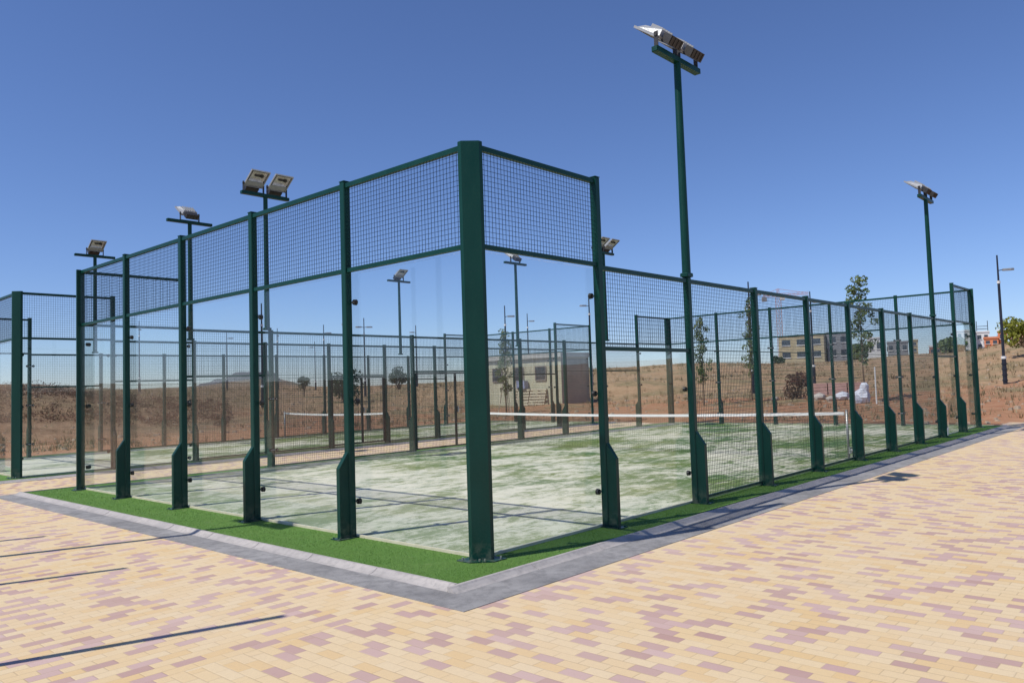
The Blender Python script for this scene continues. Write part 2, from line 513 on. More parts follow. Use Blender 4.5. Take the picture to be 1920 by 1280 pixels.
# ---------------------------------------------------------------- terrain
ANG = [-60, -0.3, 8.9, 12.3, 21.9, 29.0, 34.7, 45.3, 55.2, 60.3, 65.1, 75.4, 85.1, 150]
PROF = [
    [(24, 0), (40, .3), (60, 2.0), (90, 3.6), (200, 5), (3000, 30)],
    [(26, 0), (35, .5), (50, 1.3), (70, 3.0), (90, 4.5), (150, 5.2), (400, 8), (3000, 30)],
    [(27, 0), (36, .42), (50, .98), (70, 2.6), (90, 4.3), (150, 5.6), (400, 8), (3000, 30)],
    [(27, 0), (36, .35), (50, .9), (70, 2.2), (95, 3.4), (150, 4.6), (400, 8), (3000, 30)],
    [(27, 0), (40, .42), (60, 1.0), (80, 2.1), (105, 3.2), (200, 4.6), (400, 8), (3000, 28)],
    [(28, 0), (40, .40), (58, .8), (66, 1.6), (90, 3.0), (120, 4.0), (300, 7), (3000, 25)],
    [(31, 0), (41, .30), (56, .6), (62, 1.7), (90, 2.8), (120, 3.7), (300, 6), (3000, 22)],
    [(37, 0), (45, .15), (58, .5), (66, 1.7), (100, 2.2), (300, 3.2), (3000, 14)],
    [(33, 0), (45, .20), (60, .8), (100, 1.8), (200, 2.6), (600, 4), (3000, 12)],
    [(31, 0), (42, .10), (60, 1.0), (100, 2.2), (200, 3.2), (500, 9), (700, 16), (900, 12), (3000, 12)],
    [(30, 0), (40, 0.0), (50, .9), (64, 1.7), (100, 2.3), (300, 3.6), (700, 9), (3000, 14)],
    [(29, 0), (38, .0), (44, .9), (50, 2.2), (60, 2.8), (100, 2.9), (300, 4), (3000, 14)],
    [(28, 0), (38, .1), (44, 1.0), (50, 2.3), (60, 2.8), (100, 2.9), (300, 4), (3000, 14)],
    [(24, 0), (40, .3), (60, 2.0), (90, 3.0), (200, 4), (3000, 20)],
]
def prof(p, d):
    if d <= p[0][0]: return p[0][1]
    for (a, za), (b, zb) in zip(p, p[1:]):
        if d <= b:
            t = (d - a) / (b - a)
            return za + (zb - za) * t * t * (3 - 2 * t) if b - a < 12 else za + (zb - za) * t
    return p[-1][1]
from mathutils import noise as mn
def ground(x, y):
    dx, dy = x - CAM.x, y - CAM.y
    d = math.hypot(dx, dy); a = math.degrees(math.atan2(dy, dx))
    if a < ANG[0] or a > ANG[-1]:
        # behind the photographer: gentle, level land
        return -0.08 + max(0, d - 40) * 0.01
    for k in range(len(ANG) - 1):
        if a <= ANG[k + 1]:
            t = (a - ANG[k]) / (ANG[k + 1] - ANG[k])
            t = t * t * (3 - 2 * t)
            z = prof(PROF[k], d) * (1 - t) + prof(PROF[k + 1], d) * t
            break
    edge = min(1.0, min(1, max(0, (a + 60) / 15)), min(1, max(0, (150 - a) / 15)))
    z = z * edge + (1 - edge) * max(0, d - 40) * 0.01
    amp = min(1.0, max(0.0, (d - 30) / 12))
    z += amp * (0.16 * mn.noise(Vector((x * .22, y * .22, 0))) + 0.10 * mn.noise(Vector((x * .8, y * .8, 4))) + 0.05 * mn.noise(Vector((x * 2.2, y * 2.2, 9))))
    z += min(1, max(0, (d - 60) / 60)) * 0.5 * mn.noise(Vector((x * .05, y * .05, 2)))
    return z - 0.08

tb = MB()
ds = [0.0]
d = 6.0
while d < 3000:
    ds.append(d)
    d += 4.0 if d < 24 else (0.42 if d < 70 else d * 0.022)
na = 420
angs = [(-60 + 210 * i / 340) for i in range(341)] + [150 + 150 * (i + 1) / 20 for i in range(19)]
na = len(angs)
vs, fs = [], []
for dd in ds:
    for a in angs:
        x, y = CAM.x + dd * math.cos(R(a)), CAM.y + dd * math.sin(R(a))
        vs.append((x, y, ground(x, y) if dd > 0 else -0.08))
for i in range(len(ds) - 1):
    for j in range(na):
        a0, a1 = i * na + j, i * na + (j + 1) % na
        if i == 0:
            fs.append((a0, a1 + na, a0 + na)) if False else fs.append((0, a0 + na, a1 + na))
        else:
            fs.append((a0, a0 + na, a1 + na, a1))
tb.add(vs, fs)
terrain = tb.build('ground', M['earth'], smooth=True)
tag(terrain, kind='structure')

# distant flat-topped ridge on the left
hb = MB()
hv, hf = [], []
N = 60
hx, hy = 276.0, 524.0
ux, uy = math.cos(R(-30)), math.sin(R(-30))
for i in range(N + 1):
    t = i / N
    s_ = (t - .5) * 78
    prof_h = 8 * max(0, min(1, (t - .08) / .30)) * max(0, min(1, (1 - t) / .07)) + 4.5 * max(0, min(1, (t - .45) / .1)) * max(0, min(1, (.93 - t) / .05))
    prof_h += 1.2 * mn.noise(Vector((t * 14, 0, 0)))
    for k, (off, hh) in enumerate(((-30, 0), (-8, .8), (0, 1), (20, .9), (40, 0))):
        hv.append((hx + ux * s_ - uy * off, hy + uy * s_ + ux * off, 5 + max(0, prof_h) * hh))
for i in range(N):
    for k in range(4):
        a = i * 5 + k
        hf.append((a, a + 5, a + 6, a + 1))
hb.add(hv, hf)
tag(hb.build('hills', M['hill'], smooth=True), kind='structure')

# ---------------------------------------------------------------- paving, gutter, kerb, turf borders, court slabs
pb = MB()
pb.box(-45, 21.6, -45, 13.9, -0.075, -0.035)
pb.box(21.6, 26, -45, -0.2, -0.075, -0.035)
tag(pb.build('paving', M['pavers']), kind='structure')

def ring(mb, x0, y0, x1, y1, wdt, z0, z1):
    # rectangular frame whose outer edge is x0..x1, y0..y1, mitre-free butt joints
    mb.box(x0, x1, y0, y0 + wdt[0], z0, z1)
    mb.box(x0, x1, y1 - wdt[1], y1, z0, z1)
    mb.box(x0, x0 + wdt[2], y0 + wdt[0], y1 - wdt[1], z0, z1)
    mb.box(x1 - wdt[3], x1, y0 + wdt[0], y1 - wdt[1], z0, z1)

def kerb_run(mb, a, b, wdt, inward, z0=-0.06, z1=0.012):
    # kerb stones one metre long with a rounded outer arris
    a, b = Vector((*a, 0)), Vector((*b, 0))
    L = (b - a).length; dirv = (b - a) / L
    inn = Vector((*inward, 0))
    n = max(1, round(L))
    for k in range(n):
        s0, s1 = L * k / n + 0.004, L * (k + 1) / n - 0.004
        dz = random.uniform(-.0015, .0015)
        sec = [(0, z0), (0, -.0285), (wdt * .3, -.020), (wdt - .045, z1 - .012), (wdt - .03, z1), (wdt, z1), (wdt, z0)]
        vv = []
        for s_ in (s0, s1):
            for o_, z in sec:
                q = a + dirv * s_ + inn * o_
                vv.append((q.x, q.y, z + dz))
        m_ = len(sec)
        ff = [(i, (i + 1) % m_, m_ + (i + 1) % m_, m_ + i) for i in range(m_)] + [tuple(range(m_)), tuple(range(2 * m_ - 1, m_ - 1, -1))]
        mb.add(vv, ff)

gb = MB()
ring(gb, -1.18, -0.97, 21.2, 10.75, (.38, .1, .30, .1), -0.06, -0.030)
tag(gb.build('gutter', M['gutter']), kind='structure')
gb2 = MB()
gb2.box(-30, -1.183, 10.45, 10.75, -0.06, -0.0305)
tag(gb2.build('gutter', M['gutter']), kind='structure')
kb = MB()
kerb_run(kb, (-0.88, -0.59), (21.1, -0.59), .12, (0, 1))
kerb_run(kb, (-0.88, -0.47), (-0.88, 10.65), .12, (1, 0))
kerb_run(kb, (-0.76, 10.65), (21.1, 10.65), .10, (0, -1))
kerb_run(kb, (21.1, -0.47), (21.1, 10.55), .10, (-1, 0))
tag(kb.build('kerb', M['kerb']), kind='structure')
kb = MB()
Y2 = 13.62
kerb_run(kb, (-0.60, 13.02), (21.1, 13.02), .14, (0, 1))
kerb_run(kb, (-0.60, 13.17), (-0.60, 20.4), .14, (1, 0))
kerb_run(kb, (-0.60, 20.55), (21.1, 20.55), .12, (0, -1))
kerb_run(kb, (21.1, 13.17), (21.1, 20.4), .12, (-1, 0))
tag(kb.build('kerb', M['kerb']), kind='structure')

tg = MB()
ring(tg, -0.76, -0.47, 20.99, 10.54, (.51, .47, .80, .55), -0.07, 0.0)
tag(tg.build('turf_border', M['grass']), kind='structure')
tg = MB()
ring(tg, -0.46, 13.17, 20.97, 20.42, (.49, .5, .5, .55), -0.07, -0.001)
tag(tg.build('turf_border', M['grass']), kind='structure')

# upright fibres on the part of the borders that lies close to the camera
rnd = random.Random(31)
bl = MB()
def fibres(x0, x1, y0, y1, n):
    for _ in range(n):
        x, y = rnd.uniform(x0, x1), rnd.uniform(y0, y1)
        dc = math.hypot(x - CAM.x, y - CAM.y)
        if rnd.random() > (5.5 / max(dc, 5.5)) ** 1.6: continue
        a = rnd.uniform(0, 6.28); h = rnd.uniform(.006, .015); w_ = rnd.uniform(.0012, .0024) * max(1, dc / 7); t = rnd.uniform(0, .010)
        ca, sa = math.cos(a), math.sin(a)
        bl.v += [(x - sa * w_, y + ca * w_, -.001), (x + sa * w_, y - ca * w_, -.001), (x + ca * t, y + sa * t, h)]
        k = len(bl.v); bl.f.append((k - 3, k - 2, k - 1)); bl.mi.append(0)
fibres(-.755, .03, -.465, 10.5, 62000)
fibres(.03, 20.0, -.465, .03, 60000)
tag(bl.build('turf_fibres', mat_leaf('turf_fibre', (0.085, 0.19, 0.028), (0.17, 0.32, 0.065), (0.22, 0.33, 0.09))),
    'short bright green artificial grass fibres on the border strip', 'artificial grass', kind='stuff')

def court_slab(x0, y0, x1, y1):
    e = MB()
    ring(e, x0, y0, x1, y1, (.03, .03, .03, .03), -0.07, 0.028)
    tag(e.build('court_edge', M['cream']), kind='structure')
    c = MB()
    c.box(x0 + .03, x1 - .03, y0 + .03, y1 - .03, -0.07, 0.014)
    tag(c.build('court_surface', M['court']), kind='structure')
court_slab(0.04, 0.04, 20.3, 9.96)
court_slab(0.06, Y2 + .04, 20.3, 19.72)

# ---------------------------------------------------------------- the cages
H4, H3, HG = 3.915, 2.93, 1.95
POST_W, POST_D = 0.085, 0.085

def mesh_bolt(mb, x, y, z, r=0.008):
    mb.tube((x, y - .006, z), (x, y + .006, z), r, r, 6)

def post_mesh(h):
    m = MB()
    m.bbox(-POST_W / 2, POST_W / 2, -POST_D / 2, POST_D / 2, -.05, h + .02, 0.008)
    m.bbox(-POST_W / 2 - .004, POST_W / 2 + .004, -POST_D / 2 - .004, POST_D / 2 + .004, h + .021, h + .03, 0.004)
    me = m.build('post', M['paint']); d_ = me.data; bpy.data.objects.remove(me); return d_
def gusset_mesh():
    m = MB()
    g = [(-POST_D / 2, 0.0), (-POST_D / 2 - .12, 0.0), (-POST_D / 2 - .12, .76), (-POST_D / 2 - .002, .93), (-POST_D / 2, .93)]
    n = len(g)
    vs = [(-.028, y, z) for y, z in g] + [(.028, y, z) for y, z in g]
    fs = [tuple(range(n)), tuple(range(2 * n - 1, n - 1, -1))] + [(i, n + i, n + (i + 1) % n, (i + 1) % n) for i in range(n)]
    m.add(vs, fs)
    me = m.build('gusset', M['paint']); d_ = me.data; bpy.data.objects.remove(me); return d_
def plate_mesh():
    m = MB()
    m.box(-.08, .08, -.215, .07, .001, .010)
    for x in (-.06, .06):
        for y in (-.19, .055):
            m.tube((x, y, .010), (x, y, .024), .009, .009, 6)
    me = m.build('base_plate', M['paint']); d_ = me.data; bpy.data.objects.remove(me); return d_
def clamp_mesh():
    m = MB()
    for x in (-.075, .075):
        m.tube((x, POST_D / 2 - .005, 0), (x, POST_D / 2 + .030, 0), .030, .034, 12, 0)
        m.tube((x, POST_D / 2 + .031, 0), (x, POST_D / 2 + .036, 0), .012, .012, 8, 1)
    m.tube((-.075, POST_D / 2 + .002, 0), (.075, POST_D / 2 + .002, 0), .010, .010, 6, 1)
    me = m.build('glass_clamp', [M['black'], M['zinc']]); d_ = me.data; bpy.data.objects.remove(me); return d_
def corner_mesh():
    m = MB()
    m.prism([(-.09, .075), (-.09, .032), (.032, -.09), (.075, -.09), (.075, -.03), (-.03, .075)], -.05, H4 + .012, 0, .004)
    return m.build('corner_post', M['paint'])
def corner_data():
    o = corner_mesh(); d_ = o.data; bpy.data.objects.remove(o); return d_
def cornerplate_mesh():
    m = MB()
    m.prism([(-.16, .17), (-.16, .0), (.0, -.16), (.17, -.16), (.17, .0), (.0, .17)], .001, .010)
    for x, y in ((-.13, .12), (.12, -.13), (-.085, -.055), (-.05, -.09)):
        m.tube((x, y, .013), (x, y, .034), .011, .011, 6, 1)
    me = m.build('base_plate', [M['paint'], M['zinc']]); d_ = me.data; bpy.data.objects.remove(me); return d_
D_POST = {H4: post_mesh(H4), H3: post_mesh(H3)}
D_GUS, D_PLATE, D_CLAMP, D_CORNER, D_CPLATE = gusset_mesh(), plate_mesh(), clamp_mesh(), corner_data(), cornerplate_mesh()
_cache = {}
WR = 0.0025
def grid_data(h):
    # welded wire panel 2 m wide (local x 0..2), 50 mm squares
    if ('g', h) not in _cache:
        m = MB()
        x = 0.05
        while x < 1.98:
            m.wire((x, 0, 0), (x, 0, h), WR); x += 0.05
        z = 0.03
        while z < h:
            m.wire((0, 0.004, z), (2, 0.004, z), WR); z += 0.05
        o = m.build('wire_mesh', M['wire']); _cache[('g', h)] = o.data; bpy.data.objects.remove(o)
    return _cache[('g', h)]
def rail_data(t, half=False):
    if ('r', t) not in _cache:
        m = MB()
        m.box(0.0, 2.0, -t / 2, t / 2, -t / 2, t / 2)
        o = m.build('rail', M['paint']); _cache[('r', t)] = o.data; bpy.data.objects.remove(o)
    return _cache[('r', t)]
def pane_data(h):
    if ('p', h) not in _cache:
        m = MB()
        m.box(0, 2.0, -.006, .006, 0, h)
        o = m.build('glass_panel', M['glass']); _cache[('p', h)] = o.data; bpy.data.objects.remove(o)
    return _cache[('p', h)]

def build_cage(name, label, C, far, nside, sideY):
    """C: corner points of the four sides are given as lists of (x, y, height) post positions going round"""
    root = empty(name, (0, 0, 0))
    tag(root, label, 'padel court')
    def add_post(x, y, h, rz, gus=True, clamps=()):
        p = link('post', D_POST[h], root, XF(x, y, 0, rz))
        if gus:
            link('gusset', D_GUS, p)
        link('base_plate', D_PLATE, p)
        for z in clamps:
            link('glass_clamp', D_CLAMP, p, Matrix.Translation((0, 0, z)))
    def bay(p, q, inward, glass_h, mesh_z0, top, joint=False, gate=False):
        a, b = Vector((*p, 0)), Vector((*q, 0))
        d_ = (b - a); L = d_.length; u = d_ / L
        rz = math.atan2(u.y, u.x)
        off = Vector((*inward, 0))
        hw = POST_W / 2 + .001
        a1 = a + u * hw; sx = (L - 2 * hw) / 2.0
        link('top_rail', rail_data(.05), root, XF(a1.x, a1.y, top - .025, rz, sx))
        if glass_h:
            link('middle_rail', rail_data(.045), root, XF(a1.x, a1.y, glass_h + .035, rz, sx))
            a2 = a + u * .006 + off * (POST_D / 2 + .012)
            link('glass_panel', pane_data(round(glass_h - .03, 3)), root, XF(a2.x, a2.y, .03, rz, (L - .012) / 2))
        if gate:
            link('middle_rail', rail_data(.045), root, XF(a1.x, a1.y, mesh_z0 - .03, rz, sx))
        if joint:
            link('joint_rail', rail_data(.012), root, XF(a1.x, a1.y, 1.99, rz, sx))
            link('bottom_rail', rail_data(.03), root, XF(a1.x, a1.y, .05, rz, sx))
        if top - .05 - mesh_z0 > 0.1:
            link('wire_mesh', grid_data(round(top - .05 - mesh_z0, 3)), root, XF(a1.x, a1.y, mesh_z0, rz, sx))
    return root, add_post, bay

def cage(name, label, x_near, x_far, y0, y1, end_y, gate_bay, masts):
    """x_near / x_far: the eleven post positions of the two long sides; end_y: post positions of the two short sides"""
    root, add_post, bay = build_cage(name, label, None, None, None, None)
    HGz = 2.90
    CL = (.39, 1.48, 2.58)
    # short sides
    for side in (0, 1):
        xa = x_near[0] if side == 0 else x_near[-1]
        xb = x_far[0] if side == 0 else x_far[-1]
        inward = (1, 0) if side == 0 else (-1, 0)
        rz = R(-90) if side == 0 else R(90)
        n = len(end_y)
        pts = [(xa + (xb - xa) * (yy - y0) / (y1 - y0), yy) for yy in end_y]
        for k in range(n):
            if 0 < k < n - 1:
                add_post(pts[k][0], pts[k][1], H4, rz, True, CL)
            if k < n - 1:
                if side == 0:
                    bay(pts[k + 1], pts[k], inward, HGz, HGz + .06, H4)
                else:
                    bay(pts[k], pts[k + 1], inward, HGz, HGz + .06, H4)
    # long sides
    for side in (0, 1):
        xs, y = (x_near, y0) if side == 0 else (x_far, y1)
        inward = (0, 1) if side == 0 else (0, -1)
        rz = 0 if side == 0 else R(180)
        for k in range(1, 10):
            h = H4 if k in (1, 9) else H3
            cl = CL if k in (1, 9) else ((.39, 1.48) if k in (2, 8) else ())
            add_post(xs[k], y, h, rz, True, cl)
        for k in range(10):
            p, q = (xs[k], y), (xs[k + 1], y)
            if k in (0, 9):
                bay(p, q, inward, HGz, HGz + .06, H4)
            elif k in (1, 8):
                bay(p, q, inward, HG, HG + .06, H3)
            elif side == gate_bay[0] and k == gate_bay[1]:
                bay(p, q, inward, None, 2.06, H3, False, True)
            else:
                bay(p, q, inward, None, 0.06, H3, True)
        if gate_bay[0] == side:
            k = gate_bay[1]
            gx0, gx1 = xs[k] + .05, xs[k + 1] - .05
            xm = gate_bay[2]
            g = MB()
            for a_, b_ in ((gx0 + .01, gx1 - .01),):
                g.box(a_, a_ + .04, y - .02, y + .02, .05, 2.0)
                g.box(b_ - .04, b_, y - .02, y + .02, .05, 2.0)
                g.box(a_ + .04, b_ - .04, y - .02, y + .02, 1.96, 2.0)
                g.box(a_ + .04, b_ - .04, y - .02, y + .02, .05, .09)
                g.box(xm - .03, xm + .03, y - .019, y + .019, .09, 1.96)
            go = g.build('gate', M['gatepaint'], root)
            gm = MB()
            x = gx0 + .1
            while x < gx1 - .06:
                if abs(x - xm) > .04:
                    gm.wire((x, y, .09), (x, y, 1.96), WR)
                x += .05
            z = .14
            while z < 1.95:
                gm.wire((gx0 + .05, y + .004, z), (gx1 - .05, y + .004, z), WR); z += .05
            gm.build('gate_mesh', M['wire'], go)
            hd = MB(); hd.box(xm + .04, xm + .07, y - .05, y + .05, .95, 1.1)
            hd.tube((xm + .055, y - .05, 1.03), (xm + .16, y - .05, 1.03), .01, .01, 8)
            hd.build('handle', M['zinc'], go)
    # corner posts
    for (x, y, rz) in ((x_near[0], y0, 0), (x_near[-1], y0, R(90)), (x_far[-1], y1, R(180)), (x_far[0], y1, R(-90))):
        c = link('corner_post', D_CORNER, root, XF(x, y, 0, rz))
        link('base_plate', D_CPLATE, c)
        cc = MB()
        for z in CL:
            cc.tube((.11, .05, z), (.11, .085, z), .03, .034, 12)
            cc.tube((.05, .11, z), (.085, .11, z), .03, .034, 12)
        cc.build('glass_clamp', M['black'], c)
    return root

XN = [0, 2, 4, 6, 8, 10, 12, 14, 16, 18, 20.05]
XF1 = [0, 1.88, 3.80, 5.80, 7.78, 9.85, 11.9, 14.0, 16.08, 18.15, 20.25]
cage('padel_court_cage', 'green steel and glass padel court enclosure filling the foreground',
     XN, XF1, 0.0, 10.0, [0, 2, 4, 6, 8, 10], (1, 4, 9.25), None)
XN2 = [0.0, 1.92, 3.83, 5.78, 7.78, 9.78, 11.82, 13.9, 15.97, 18.05, 20.25]
XF2 = [0.15, 2.0, 3.9, 5.80, 7.80, 9.8, 11.8, 13.85, 15.9, 18.0, 20.1]
cage('padel_court_cage', 'narrower green padel court enclosure standing behind the foreground court beyond the paved strip',
     XN2, XF2, Y2, 19.75, [Y2, 15.66, 17.7, 19.75], (0, 4, 8.9), None)

# ---------------------------------------------------------------- nets
def net(label, x, ya, yb, wr=.0016):
    root = empty('padel_net', (x, ya, 0))
    tag(root, label, 'net')
    L = yb - ya
    def zt(t): return .90 - .05 * 4 * t * (1 - t)
    m = MB(); n = int(L / .05)
    for i in range(n + 1):
        t = i / n
        m.wire((0, t * L, .03), (0, t * L, zt(t) - .03), wr)
    for k in range(17):
        z = .04 + k * .05
        for i in range(12):
            t0, t1 = i / 12, (i + 1) / 12
            m.wire((.003, t0 * L, min(z, zt(t0) - .03)), (.003, t1 * L, min(z, zt(t1) - .03)), wr)
    m.build('net_mesh', M['netcord'], root)
    tp = MB()
    for i in range(16):
        t0, t1 = i / 16, (i + 1) / 16
        vs = []
        for t in (t0, t1):
            z = zt(t)
            for dx, dz in ((-.008, -.055), (.008, -.055), (.008, 0), (-.008, 0)):
                vs.append((dx, t * L, z + dz))
        tp.add(vs, [(0, 1, 5, 4), (1, 2, 6, 5), (2, 3, 7, 6), (3, 0, 4, 7)] + ([(0, 3, 2, 1)] if i == 0 else []) + ([(4, 5, 6, 7)] if i == 15 else []))
    tp.build('net_tape', M['tape'], root)
    for yy in (-.05, L + .05):
        p = MB()
        p.tube((0, yy, 0), (0, yy, .93), .022, .022, 12)
        p.tube((0, yy, .93), (0, yy, .945), .026, .018, 12)
        p.tube((0, yy, .0), (0, yy, .02), .07, .06, 12)
        po = p.build('net_post', M['greypost'], root, True)
        if yy < 0:
            q = MB(); q.box(-.05, .03, yy - .05, yy - .024, .12, .24); q.tube((-.02, yy - .05, .18), (-.02, yy - .09, .18), .03, .03, 10)
            q.tube((-.02, yy - .08, .18), (-.10, yy - .08, .14), .008, .008, 6)
            q.build('winch', M['greypost'], po)
    return root
for o_ in [o_ for o_ in bpy.data.objects if o_.name == 'padel_court_cage']:
    m = MB(); m.box(15.93, 16.02, -.176, -.170, .06, .24)
    m.build('label_plate', M['white'], o_)
net('long padel net with white tape across the foreground court', 10.0, .17, 9.5)
net('white-taped padel net across the second court behind the paved strip', 10.0, Y2 + .35, 19.55)

# ---------------------------------------------------------------- floodlight masts
def floodlight(parent, x, z, s):
    """s: +1 throws light towards +y, -1 towards -y"""
    mt = Matrix.Translation((x, 0, z)) @ Matrix.Rotation(0 if s > 0 else math.pi, 4, 'Z')
    tilt = Matrix.Translation((0, -.02, .13)) @ Matrix.Rotation(R(36), 4, 'X')
    b = MB(); b.xf = tilt
    # shallow housing: back shell tapering behind an open rim; the opening faces local -z
    W, L = .20, .42
    rim = [(-W, 0, 0), (W, 0, 0), (W, L, 0), (-W, L, 0)]
    top = [(-W * .8, .03, .10), (W * .8, .03, .10), (W * .72, L * .78, .07), (-W * .72, L * .78, .07)]
    b.add(rim + top, [(0, 1, 5, 4), (1, 2, 6, 5), (2, 3, 7, 6), (3, 0, 4, 7), (4, 5, 6, 7)])
    t_ = .018
    b.box(-W, W, -t_, 0, -.02, .012); b.box(-W, W, L, L + t_, -.02, .012)
    b.box(-W - t_, -W, -t_, L + t_, -.02, .012); b.box(W, W + t_, -t_, L + t_, -.02, .012)
    for k in range(5):
        xx = -.12 + k * .06
        b.box(xx - .004, xx + .004, .06, L * .6, .085, .125)
    b.box(-W + .004, W - .004, .004, L * .30, -.010, -.004)
    o = b.build('floodlight', M['alu'], parent)
    o.matrix_local = mt
    r = MB(); r.xf = tilt
    y0_ = L * .31
    inn = [(-W + .03, y0_, -.004), (W - .03, y0_, -.004), (W - .03, L - .025, -.004), (-W + .03, L - .025, -.004)]
    top2 = [(-W * .62, y0_ + .05, .06), (W * .62, y0_ + .05, .06), (W * .55, L * .82, .045), (-W * .55, L * .82, .045)]
    r.add(inn + top2, [(0, 4, 5, 1), (1, 5, 6, 2), (2, 6, 7, 3), (3, 7, 4, 0), (4, 7, 6, 5)])
    r.build('reflector', M['reflector'], o)
    lb = MB(); lb.xf = tilt
    lb.tube((-.07, L * .66, .02), (.07, L * .66, .02), .022, .022, 10)
    lb.tube((-.12, L * .66, .02), (-.07, L * .66, .02), .032, .032, 10)
    lb.build('bulb', M['gear'], o, True)
    g = MB(); g.xf = tilt
    g.box(-.15, .15, -.15, -.022, -.035, .085)
    for k in range(4):
        xx = -.12 + k * .08
        g.box(xx - .012, xx + .012, -.158, -.151, -.025, .075)
    g.build('gear_box', M['gear'], o)
    br = MB()
    for sx in (-1, 1):
        br.box(sx * .235 - .004, sx * .235 + .004, -.03, .03, .0, .20)
        br.tube((sx * .215, 0, .155), (sx * .25, 0, .155), .02, .02, 8)
    br.box(-.24, .24, -.03, .03, -.008, .0)
    br.build('bracket', M['gear'], o)
    return o

def mast(label, x, y, heads, s, rz=0.0, z0=H3 + .03, H=5.9):
    root = empty('floodlight_mast', (x, y, 0), rz)
    tag(root, label, 'floodlight', 'floodlight masts of the padel courts')
    p = MB()
    p.tube((0, 0, z0), (0, 0, H - .05), .058, .047, 16)
    p.bbox(-.075, .075, -.06, .06, z0, z0 + .05, .01)
    po = p.build('pole', M['paint'], root)
    c = MB()
    c.box(-.56, .56, -.045, .045, H - .05, H + .02)
    c.box(-.57, -.561, -.04, .04, H - .045, H + .015)
    c.box(.561, .57, -.04, .04, H - .045, H + .015)
    c.build('crossbar', M['paint'], root)
    for hx_ in heads:
        floodlight(root, hx_, H + .03, s)
    return root
mast('tallest-looking green floodlight mast, rising from the near side fence', 4.0, 0, (-.28, .28), 1)
mast('green twin-lamp floodlight mast rising above the far right of the foreground court', 15.98, 0, (-.28, .28), 1)
mast('green floodlight mast behind the foreground court showing the fronts of two side-by-side lamps', 3.72, 10.0, (-.28, .28), -1)
mast('green floodlight mast whose twin lamps show beside the second high post of the near side', 15.95, 9.75, (-.28, .28), -1)
mast('green single-lamp floodlight mast with dark lamp back, left of the twin-lamp mast', 3.72, 13.55, (0,), 1)
mast('green floodlight mast with one lamp facing the camera, leftmost in the picture', 3.74, 19.75, (0,), -1)
mast('green floodlight mast seen through the glass just right of the thick corner post', 15.25, 13.05, (0,), 1)
mast('green floodlight mast seen through the glass left of the thick corner post', 14.8, 18.9, (0,), -1)

# masts and posts of the neighbouring court to the left; only their shadows reach the picture
r_ = mast('green floodlight mast of the neighbouring court, standing left outside the picture', -4.05, 5.0, (-.28, .28), 1, R(90), 0.0)
sp = empty('steel_post', (-4.70, 0.92, 0))
tag(sp, 'green steel post outside the picture whose shadow falls nearest the camera', 'post', 'posts of the neighbouring court')
link('post_shaft', D_POST[H4], sp, Matrix.Diagonal((.75, .75, 1, 1))); link('base_plate', D_PLATE, sp)
for k, (x, y, lb) in enumerate(((-4.75, 3.64, 'green steel post left of the picture, middle one of the shadow-throwing row'), (-4.62, 6.35, 'green steel post left of the picture, farthest of the shadow-throwing row'))):
    c = copy_tree(sp); c.location = (x, y, 0); c['label'] = lb

# ---------------------------------------------------------------- street lamps
def street_lamp_proto():
    root = empty('street_lamp')
    H = 7.0
    p = MB()
    p.tube((0, 0, -.3), (0, 0, 1.35), .11, .105, 12)
    p.tube((0, 0, 1.35), (0, 0, 5.5), .075, .065, 12)
    p.tube((0, 0, 5.5), (0, 0, H), .05, .04, 10)
    p.build('pole', M['dark'], root)
    for z, r in ((1.42, .125), (5.52, .085)):
        q = MB(); q.tube((0, 0, z - .07), (0, 0, z + .07), r, r, 12)
        q.build('white_ring', M['white'], root)
    b = MB()
    for k in range(4):
        b.tube((0, 0, .15 + k * .3), (0, 0, .22 + k * .3), .135, .135, 12)
    b.build('base_band', M['dark'], root)
    a = MB(); a.tube((0, 0, 6.15), (.3, 0, 6.2), .025, .02, 8)
    ao = a.build('arm', M['dark'], root)
    h = MB()
    pr_ = [(.2, .0), (.25, .10), (.6, .14), (.76, .08), (.78, 0), (.76, -.08), (.6, -.14), (.25, -.10)]
    h.prism(pr_, 6.13, 6.24, 0, .02)
    h.build('lamp_head', M['greypost'], ao)
    return root
lamp0 = street_lamp_proto()
LAMPS = [
    (44.05, 3.5, 'r', 1, 'dark street lamp on the bare slope at the right edge, its whole pole in view'),
    (33.79, 48.09, 'l', 1, 'dark street lamp close behind the second left fence post, its head pointing left'),
    (43.91, 31.02, 'l', 1, 'dark street lamp beside the sheet-metal hut, seen just left of the high side post'),
    (40.99, 16.47, 'r', 1, 'street lamp whose tip and head peek over the fence beside the third side post'),
    (50.79, 16.41, 'r', .96, 'thin street lamp whose tip rises over the fence between the middle side posts'),
    (38.61, 35.1, 'r', 1, 'thin tall street lamp rising behind the sapling near the hut'),
    (22.38, 42.43, 'l', 1, 'thin street lamp just right of the third left fence post, arm to the left'),
    (39.33, 60.09, 'r', 1, 'thin far street lamp, arm to the right, right of the twin-lamp mast'),
    (41.85, 72.73, 'n', 1, 'far street lamp without visible arm, right of the twin-lamp mast pole'),
    (53.69, 62.9, 'l', 1, 'far street lamp with arm to the left, seen above the second court net fence'),
    (56.74, 48.57, 'r', 1, 'far street lamp with arm to the right, above the roof of the hut'),
    (37.68, 51.43, 'b', 1, 'far street lamp with heads on both sides, right of the second left fence post'),
    (26.7, 72.55, 'n', 1, 'very faint far street lamp behind the leftmost glass bays'),
    (40.01, 80.66, 'r', 1, 'far street lamp in front of the flat-topped hill'),
    (56.91, 88.04, 'l', 1, 'farthest small street lamp, above the dark bush'),
]
